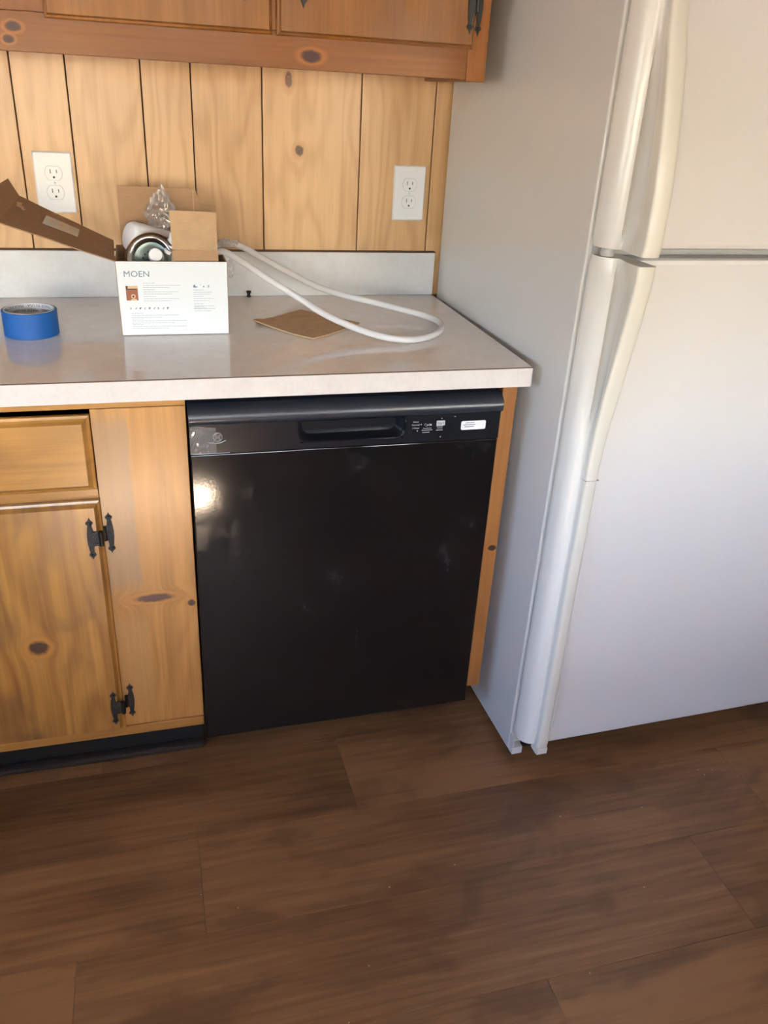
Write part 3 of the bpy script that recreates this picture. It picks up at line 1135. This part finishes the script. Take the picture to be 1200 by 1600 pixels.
def handle_profile(z):
    p = bulge(z)
    k = pocket(z)
    e = min(1, p / .02)
    yt = -.073 - p                        # blade front
    # white column (door edge), then the valley, then the blade
    col = [(.002, YB), (.0015, -.018), (.003, -.024), (.0045, -.030), (.0065, -.037), (.0105, -.045), (.0155, -.0505), (.0215, -.0545), (.0275, -.056)]
    val = [(.0300, -.0560 + .006 * k), (.0312 + .004 * k, -.0570 + .014 * k), (.0318 + .006 * k, -.0610 + .008 * k)]
    bl = [(.0320 - .006 * e + .005 * k, yt * .5 - .03), (.0320 - .006 * e, yt + .006 - (.0 if e else 0)), (.0330 - .006 * e, yt + .002), (.0360 - .006 * e, yt), (.0420 - .003 * e, yt - .0008), (.0500, yt - .0008), (.0555, yt), (.0580, yt + .003), (.0590, yt + .008), (.0595, YDF - .001), (.0595, YB)]
    return col, val, bl


def door(name, z0, z1, lab):
    """White door slab plus moulded edge with the grip blade."""
    bm = B((.0600, W_ + .002, YDF, YB, z0, z1), bev=.009)
    d_ = fo(name, bm, M['fridge_front'], smooth=30)
    zs = []
    z = z0
    while z < z1 - 1e-6:
        zs.append(z)
        z += .012
    zs.append(z1)
    bm = bmesh.new()
    rows = []
    for z in zs:
        col, val, bl = handle_profile(min(max(z, z0 + .0001), z1 - .0001))
        ends = min(z - z0, z1 - z)
        sh = 0 if ends > .004 else .0025
        rows.append([bm.verts.new((x + (sh if i < 3 else 0), y + (sh if i > 3 else 0), z)) for i, (x, y) in enumerate(col + val + bl)])
    nc, nv = len(col), len(val)
    fs = []
    for A, Bv in zip(rows, rows[1:]):
        n = len(A)
        for i in range(n):
            f = bm.faces.new((A[i], A[(i + 1) % n], Bv[(i + 1) % n], Bv[i]))
            f.material_index = 1 if nc + 3 <= i < n - 2 else 0
            fs.append(f)
    fs.append(bm.faces.new(rows[0][::-1]))
    fs.append(bm.faces.new(rows[-1]))
    bmesh.ops.recalc_face_normals(bm, faces=fs)
    h_ = fo('handle', bm, [M['fridge_handle'], M['fridge_grip']], d_, smooth=50)
    return d_


door('fridge_door', .080, 1.1400, '')
door('freezer_door', 1.1545, 1.668, '')
# hinge pin cover in the gap and the little joint in the ivory trim strip
bm = bmesh.new()
lathe(bm, [(0, 0), (.010, 0), (.012, .003), (.012, .008), (.010, .0125), (0, .0125)], (.020, -.034, 1.1410), n=20)
fo('hinge_pin_cover', bm, M['gasket'], smooth=40)
fo('trim_joint', B((.0315, .0598, -.0746, -.0600, .7390, .7400)), M['gasket'])
# the trim strip's foot hangs a little below the door
bm = bmesh.new()
prism(bm, [(.033, -.0735), (.057, -.0735), (.059, -.068), (.0585, -.045), (.032, -.045), (.0315, -.068)], 2, .064, .0798)
fo('trim_foot', bm, M['fridge_grip'], smooth=40)

# ------------------------------------------------------------------ carton
bx0, bx1, by0, by1, bz0, bz1 = -.1045, .1005, -.355, -.172, CT, 1.0555
ca = thing('carton', 'open white printed faucet carton with raised brown flaps on the counter', 'box', (0, -.265, CT))
th = .003
WK = [M['carton_white'], M['kraft']]


def panel(name, quad, outer_first=True, nu=1, nv=1, wob=0.0, mats=WK, par=ca, t=th, side=1):
    bm = bmesh.new()
    sheet(bm, quad, t, 0, 1, nu, nv, wob, side)
    return obj(name, bm, mats, par)


fp = panel('front_panel', [(bx0, by0, bz0 + .001), (bx1, by0, bz0 + .001), (bx1 + .0005, by0, bz1), (bx0 - .002, by0, bz1 + .0005)])
panel('side_panel', [(bx1, by0 + .002, bz0 + .001), (bx1, by1, bz0 + .001), (bx1, by1, bz1), (bx1, by0 + .002, bz1)])
panel('side_panel', [(bx0, by1, bz0 + .001), (bx0, by0 + .002, bz0 + .001), (bx0 - .0015, by0 + .002, bz1), (bx0 - .0015, by1, bz1)])
panel('back_panel', [(bx1, by1, bz0 + .001), (bx0, by1, bz0 + .001), (bx0, by1, bz1), (bx1, by1, bz1)])
panel('bottom_panel', [(bx0, by1, bz0 + .002), (bx1, by1, bz0 + .002), (bx1, by0, bz0 + .002), (bx0, by0, bz0 + .002)])
# long flap leaning out to the left; its inner side is bare card
KW = [M['kraft_dark'], M['carton_white']]
lf = panel('left_flap', [(-.1065, by0 + .002, 1.0545), (-.1120, by1, 1.0640), (-.2800, by1 - .012, 1.1480), (-.3000, by0 + .006, 1.1215)], nu=4, nv=10, wob=.0015, mats=KW, t=.0022, side=0)
bm = bmesh.new()
sheet(bm, [(-.3000, by0 + .006, 1.1215), (-.2805, by1 - .012, 1.1480), (-.2970, by1 - .010, 1.1790), (-.3330, by0 + .004, 1.1640)], th * .7, 0, 1, 4, 2, .001, 0)
obj('end_tab', bm, KW, lf)
# clear tape patch and torn spot on the flap
A_, B_, C_, D2 = Vector((-.1065, by0 + .002, 1.0545)), Vector((-.1120, by1, 1.0640)), Vector((-.2800, by1 - .012, 1.1480)), Vector((-.3000, by0 + .006, 1.1215))


def on_flap(u, v, off=.0033):
    p = A_.lerp(B_, v).lerp(D2.lerp(C_, v), u)
    n_ = (B_ - A_).cross(D2 - A_).normalized()
    return p + n_ * off


bm = bmesh.new()
sheet(bm, [on_flap(.36, .40), on_flap(.36, .72), on_flap(.69, .72), on_flap(.69, .40)], .0004, 0, 0, 2, 8, .0008)
obj('tape_patch', bm, M['paper_tape'], lf)
bm = bmesh.new()
for (u, v, du, dv) in ((.50, .52, .05, .10), (.62, .6, .04, .05), (.42, .5, .03, .12)):
    sheet(bm, [on_flap(u, v, .0040), on_flap(u, v + dv, .0040), on_flap(u + du, v + dv, .0040), on_flap(u + du, v, .0040)], .0002)
obj('tape_smudge', bm, M['torn'], lf)
bm = bmesh.new()
for (u, v, du, dv) in ((.90, .62, .07, .06), (.93, .68, .05, .10), (.88, .58, .035, .05)):
    sheet(bm, [on_flap(u, v), on_flap(u, v + dv), on_flap(u + du, v + dv * .7), on_flap(u + du * .8, v)], .0004)
obj('torn_spot', bm, M['torn'], lf)
# back flap standing up, with a lower tongue on the right
bm = bmesh.new()
prism(bm, [(-.097, bz1), (.0995, bz1), (.0990, 1.1355), (.0660, 1.1395), (.0590, 1.1680), (-.0965, 1.1710)], 1, by1 + .0030, by1)
obj('back_flap', bm, M['kraft'], ca)
bm = bmesh.new()
sheet(bm, [(.0535, by1 - .0012, 1.10), (.0545, by1 - .0012, 1.10), (.0545, by1 - .0012, 1.166), (.0535, by1 - .0012, 1.166)], .0004)
obj('flap_crease', bm, M['torn'], ca)
# short inner flap standing up on the right
rf = panel('right_flap', [(.0000, -.333, 1.0740), (.0865, -.333, 1.0740), (.0860, -.330, 1.1440), (-.0010, -.328, 1.1455)], mats=[M['kraft_scrap'], M['kraft_scrap']], nu=3, nv=3, wob=.001)
panel('right_flap_root', [(.0010, -.343, 1.035), (.0875, -.343, 1.035), (.0865, -.3335, 1.0735), (.0002, -.3335, 1.0735)], mats=[M['kraft'], M['kraft']])
# printing on the front
yp = by0 - th / 2
bm = bmesh.new()
def lean(x, z):
    return lambda u, v, w: Vector((x + u, yp - w - .0002, z + v))
text_mesh(bm, 'MOEN', .0158, lean(-.0945, 1.0275), .0003, squeeze=1.08)
obj('carton_lettering', bm, M['ink'], fp)
bm = bmesh.new()
def lines(x, z, w, n, head=.4, dz=.0042):
    for k in range(n):
        ww = w * (head if k == 0 else random.uniform(.8, 1.0) if k < n - 1 else random.uniform(.5, .75))
        q = x
        while q < x + ww:
            l_ = random.uniform(.0022, .0075)
            box(bm, q, min(q + l_, x + ww), yp - .0003, yp, z - k * dz, z - k * dz + .0011)
            q += l_ + .0009
for z in (1.0150, 1.0025, .9895):
    lines(-.0600, z, .075, 3, .3)
for z in (.9570, .9460, .9350):
    lines(-.0850, z, .108, 3, .2, .0040)
for z in (1.0015, .9890, .9745, .9690):
    lines(.0345, z, .044, 3, .45)
tag(obj('fine_print', bm, M['ink_pale'], fp), None, None, None, 'stuff')
bm = bmesh.new()
for k in range(9):
    x = -.0865 + k * .0086
    prism(bm, [(x, .9655), (x + .002, .9655), (x + .0045 * (1 if k % 3 else .4), .9690), (x + .003 * (k % 2), .9690)], 1, yp - .0003, yp)
text_mesh(bm, '8', .0072, lean(.0625, 1.0065))
prism(bm, [(.0345, 1.0070), (.0385, 1.0065), (.0430, 1.0070), (.0430, 1.0085), (.0395, 1.0090), (.0375, 1.0130), (.0360, 1.0120)], 1, yp - .0003, yp)
prism(bm, [(.0480, 1.0115), (.0495, 1.0115), (.0495, 1.0125), (.0480, 1.0125)], 1, yp - .0003, yp)
prism(bm, [(.0535, 1.0070), (.0560, 1.0070), (.0560, 1.0100), (.0535, 1.0095)], 1, yp - .0003, yp)
tag(obj('small_icons', bm, M['ink'], fp), None, None, None, 'stuff')
# little product photo
ph = obj('carton_photo', B((-.0920, -.0700, yp - .0003, yp, .9825, 1.0105)), M['photo_brown'], fp)
bm = bmesh.new()
box(bm, -.0880, -.0700, yp - .0005, yp - .0003, 1.0055, 1.0105)
lathe(bm, [(0, .0002), (.0042, .0002)], (-.0790, yp - .0004, .9905), (0, -1, 0), n=18)
prism(bm, [(-.0850, .9825), (-.0720, .9825), (-.0745, .9860), (-.0830, .9850)], 1, yp - .0005, yp - .0003)
obj('photo_highlights', bm, M['photo_tan'], ph)
bm = B((-.0920, -.0885, yp - .0005, yp - .0003, 1.0040, 1.0105), (-.0900, -.0730, yp - .0005, yp - .0003, 1.0030, 1.0050))
lathe(bm, [(0, .0003), (.0022, .0003)], (-.0790, yp - .0005, .9905), (0, -1, 0), n=14)
obj('photo_shadows', bm, M['photo_dark'], ph)

# ------------------------------------------------------------------ things in the carton
ax = Vector((.85, .42, -.28)).normalized()
wc = bmesh.new()
lathe(wc, [(0, -.003), (.018, -.0025), (.026, 0), (.0292, .005), (.0300, .010), (.0300, .085), (0, .086)], (-.0800, -.250, 1.0860), ax, n=40)
o = obj('plastic_sleeve', wc, M['white_plastic'], smooth=40, origin=(-.045, -.245, 1.07))
tag(o, 'white plastic cylinder with rounded end lying in the open carton', 'cylinder')
# sink strainer: polished dish with white knob
sx = thing('sink_strainer', 'round steel sink strainer with white centre knob in the open carton', 'strainer', (-.038, -.302, 1.049))
nrm_ = Vector((-.22, -.90, .36)).normalized()
bm = bmesh.new()
lathe(bm, [(.0300, -.006), (.0345, -.001), (.0372, .0045), (.0400, .0075), (.0435, .0080), (.0495, .0055), (.0520, .0015), (.0500, -.002), (.0420, -.0035), (.0380, -.006), (.0340, -.012)], (-.040, -.300, 1.049), nrm_, n=56, closed=True)
obj('rim', bm, M['steel'], sx, smooth=60)
bm = bmesh.new()
lathe(bm, [(0, -.016), (.010, -.016), (.014, -.010), (.022, -.008), (.026, -.004), (.0345, -.0015), (.0345, -.014), (0, -.022)], (-.040, -.300, 1.049), nrm_, n=48)
obj('basket', bm, M['steel_dull'], sx, smooth=60)
bm = bmesh.new()
for k in range(14):
    a = 2 * math.pi * k / 14
    q = Vector((0, 0, 1)).rotation_difference(nrm_)
    c_ = Vector((-.040, -.300, 1.049)) + q @ Vector((.0185 * math.cos(a), .0185 * math.sin(a), -.0085))
    lathe(bm, [(0, .0006), (.0019, .0006), (.0019, 0)], c_, nrm_, n=8)
obj('drain_hole', bm, M['slot'], sx)
sx.children[-1]['kind'] = 'stuff'
bm = bmesh.new()
lathe(bm, [(.0125, -.008), (.0135, .012), (.0120, .0160), (.0070, .0170), (0, .0165)], (-.032, -.312, 1.0585), Vector((.05, -.93, .30)).normalized(), n=32)
obj('knob', bm, M['white_plastic'], sx, smooth=50)
# white and black fittings beside it
bm = bmesh.new()
for k in range(3):
    lathe(bm, [(0, 0), (.011, 0), (.0118, .002), (.0118, .005), (.011, .007), (0, .007)], (-.004 + .004 * k, -.300 + .004 * k, 1.062 + .009 * k), Vector((.25, -.2, .95)).normalized(), n=20)
lathe(bm, [(0, 0), (.006, 0), (.006, .04), (0, .04)], (-.004, -.298, 1.060), Vector((.2, .1, .95)).normalized(), n=16)
tag(obj('plastic_fitting', bm, M['white_plastic'], smooth=40, origin=(0, -.298, 1.06)), 'small white ribbed plastic fitting behind the raised carton flap', 'fitting')
bm = bmesh.new()
tube(bm, [(-.020, -.296, 1.045), (-.012, -.290, 1.066), (.004, -.286, 1.072), (.02, -.28, 1.064), (.03, -.28, 1.04)], .0042, 10)
tube(bm, [(-.03, -.28, 1.03), (-.022, -.272, 1.078), (-.006, -.268, 1.084), (.01, -.262, 1.06)], .0032, 10)
tag(obj('spare_hose', bm, M['chrome_dark'], origin=(0, -.28, 1.05)), 'dark metal connector hose tucked behind the strainer in the carton', 'hose')
tag(obj('packing_pad', B((-.095, .09, -.345, -.18, .92, 1.015), bev=.01), M['kraft_dark'], smooth=40, origin=(0, -.26, .92)), 'brown packing under the parts inside the carton', 'packing')


def crumple(name, label, centre, stretch, seed, tip=None, sub=4, amp=.42):
    bm = bmesh.new()
    bmesh.ops.create_icosphere(bm, subdivisions=sub, radius=1)
    for v in bm.verts:
        p = v.co.copy()
        n1 = noise.cell(p * 3.1 + Vector((seed, 0, 0)))
        n2 = noise.voronoi(p * 3.4 + Vector((seed, 1, 2)))[0]
        k = .62 + amp * (n2[1] - n2[0]) + .16 * noise.noise(p * 7 + Vector((seed, 3, 1)))
        q = p * k
        if tip is not None and p.z > 0:
            t = p.z ** 2.2
            q = Vector((q.x * (1 - .75 * t), q.y * (1 - .75 * t), q.z)) + Vector(tip) * t
        v.co = Vector((q.x * stretch[0], q.y * stretch[1], q.z * stretch[2])) + Vector(centre)
    o = obj(name, bm, M['film'], origin=centre)
    return tag(o, label, 'plastic bag')


crumple('plastic_bag', 'crumpled clear plastic bag sticking up out of the carton', (-.014, -.212, 1.122), (.042, .027, .038), 4.2, (.15, 0, .85))
crumple('plastic_bag', 'small scrap of clear plastic wrapped round the hose at the carton corner', (.113, -.262, 1.076), (.030, .020, .011), 8.8)
crumple('plastic_bag', 'thin clear plastic tail hanging down beside the carton corner', (.1135, -.300, 1.032), (.009, .006, .026), 1.7)

# ------------------------------------------------------------------ hose loop
pts = [(.060, -.262, 1.040), (.098, -.268, 1.060), (.137, -.294, 1.045), (.188, -.324, 1.015), (.249, -.352, .981), (.294, -.385, .957), (.352, -.423, .937), (.410, -.452, .925), (.465, -.456, .9215), (.520, -.420, .9215),
       (.552, -.372, .9225), (.560, -.322, .924), (.541, -.284, .927), (.501, -.249, .932), (.449, -.219, .940), (.379, -.188, .951), (.315, -.156, .967), (.248, -.125, .997), (.188, -.140, 1.031), (.150, -.170, 1.054), (.105, -.225, 1.070), (.060, -.240, 1.045)]
bm = bmesh.new()
tube(bm, pts, .0068, 16, sub=8)
tag(obj('water_hose', bm, M['hose'], origin=(.12, -.27, CT)), 'milky white plastic hose looping from the carton onto the counter', 'hose')

# ------------------------------------------------------------------ cardboard scrap, plug, tape roll
bm = bmesh.new()
out = [(.160, -.276), (.166, -.268), (.176, -.262), (.188, -.258), (.1905, -.252), (.206, -.243), (.225, -.226), (.250, -.200), (.281, -.175), (.300, -.196), (.330, -.235), (.362, -.272), (.388, -.298), (.384, -.304), (.340, -.350), (.300, -.388), (.262, -.415), (.228, -.376), (.198, -.330)]
A = [bm.verts.new((x, y, CT + .0006 + .004 * max(0, (.21 - x) / .05) ** 1.5)) for x, y in out]
Bv = [bm.verts.new((x, y, CT + .0036 + .004 * max(0, (.21 - x) / .05) ** 1.5)) for x, y in out]
bm.faces.new(A); bm.faces.new(Bv[::-1])
for i in range(len(out)):
    bm.faces.new((A[i], Bv[i], Bv[(i + 1) % len(out)], A[(i + 1) % len(out)]))
bmesh.ops.recalc_face_normals(bm, faces=bm.faces)
tag(obj('cardboard_scrap', bm, M['kraft_scrap'], origin=(.27, -.29, CT)), 'torn flat piece of brown cardboard on the counter under the hose', 'cardboard')

bm = bmesh.new()
lathe(bm, [(0, 0), (.0050, 0), (.0050, .003), (.0036, .004), (.0042, .009), (.0055, .010), (.0058, .013), (.0035, .0145), (0, .0145)], (.181, -.030, CT), n=18)
tag(obj('rubber_plug', bm, M['black_plastic'], smooth=40, origin=(.181, -.030, CT)), 'tiny black plug on the counter against the backsplash', 'plug')

tx, ty, tr = -.2735, -.3270, .0500
tp = thing('tape_roll', 'roll of blue painter tape standing flat on the counter, left of the carton', 'tape roll', (tx, ty, CT))
bm = bmesh.new()
lathe(bm, [(.0460, .0002), (tr - .0006, .0002), (tr, .0008), (tr, .0470), (tr - .0006, .0476), (.0460, .0476)], (tx, ty, CT), n=64, closed=True)
for f in bm.faces:
    f.material_index = 1 if abs(f.normal.z) > .8 else 0
obj('tape', bm, [M['blue_tape'], M['tape_edge']], tp, smooth=40)
bm = bmesh.new()
lathe(bm, [(.0440, .0001), (.0459, .0001), (.0459, .0482), (.0440, .0482)], (tx, ty, CT), n=64, closed=True)
cr = obj('core', bm, M['core'], tp, smooth=40)
bm = bmesh.new()


def in_core(zc, a0, flip=-1):
    # text printed round the inside of the core; it reads upside down from here
    def f(u, v, w):
        a = a0 - flip * u / .0438
        r = .0436 - w * .3
        return Vector((tx + r * math.cos(a), ty + r * math.sin(a), CT + zc + flip * v))
    return f


text_mesh(bm, 'MADE IN USA   MASKING TAPE', .0078, in_core(.0465, math.radians(38)), .0002)
text_mesh(bm, 'MASKING   MADE IN USA', .0078, in_core(.0375, math.radians(22)), .0002)
obj('core_lettering', bm, M['core_ink'], cr)

# crumbs on the floor
bm = bmesh.new()
rc = random.Random(3)
for k in range(26):
    x, y, r = rc.uniform(-.1, 1.3), rc.uniform(-1.5, -.85), rc.uniform(.0008, .0017)
    m4 = Matrix.Translation((x, y, r * .6)) @ Matrix.Rotation(rc.uniform(0, 3), 4, 'Z') @ Matrix.Diagonal((r * 1.6, r, r * .7, 1))
    bmesh.ops.create_icosphere(bm, subdivisions=1, radius=1, matrix=m4)
tag(obj('floor_crumbs', bm, M['crumb']), 'tiny pale crumbs scattered on the brown floor', 'crumbs', None, 'stuff')
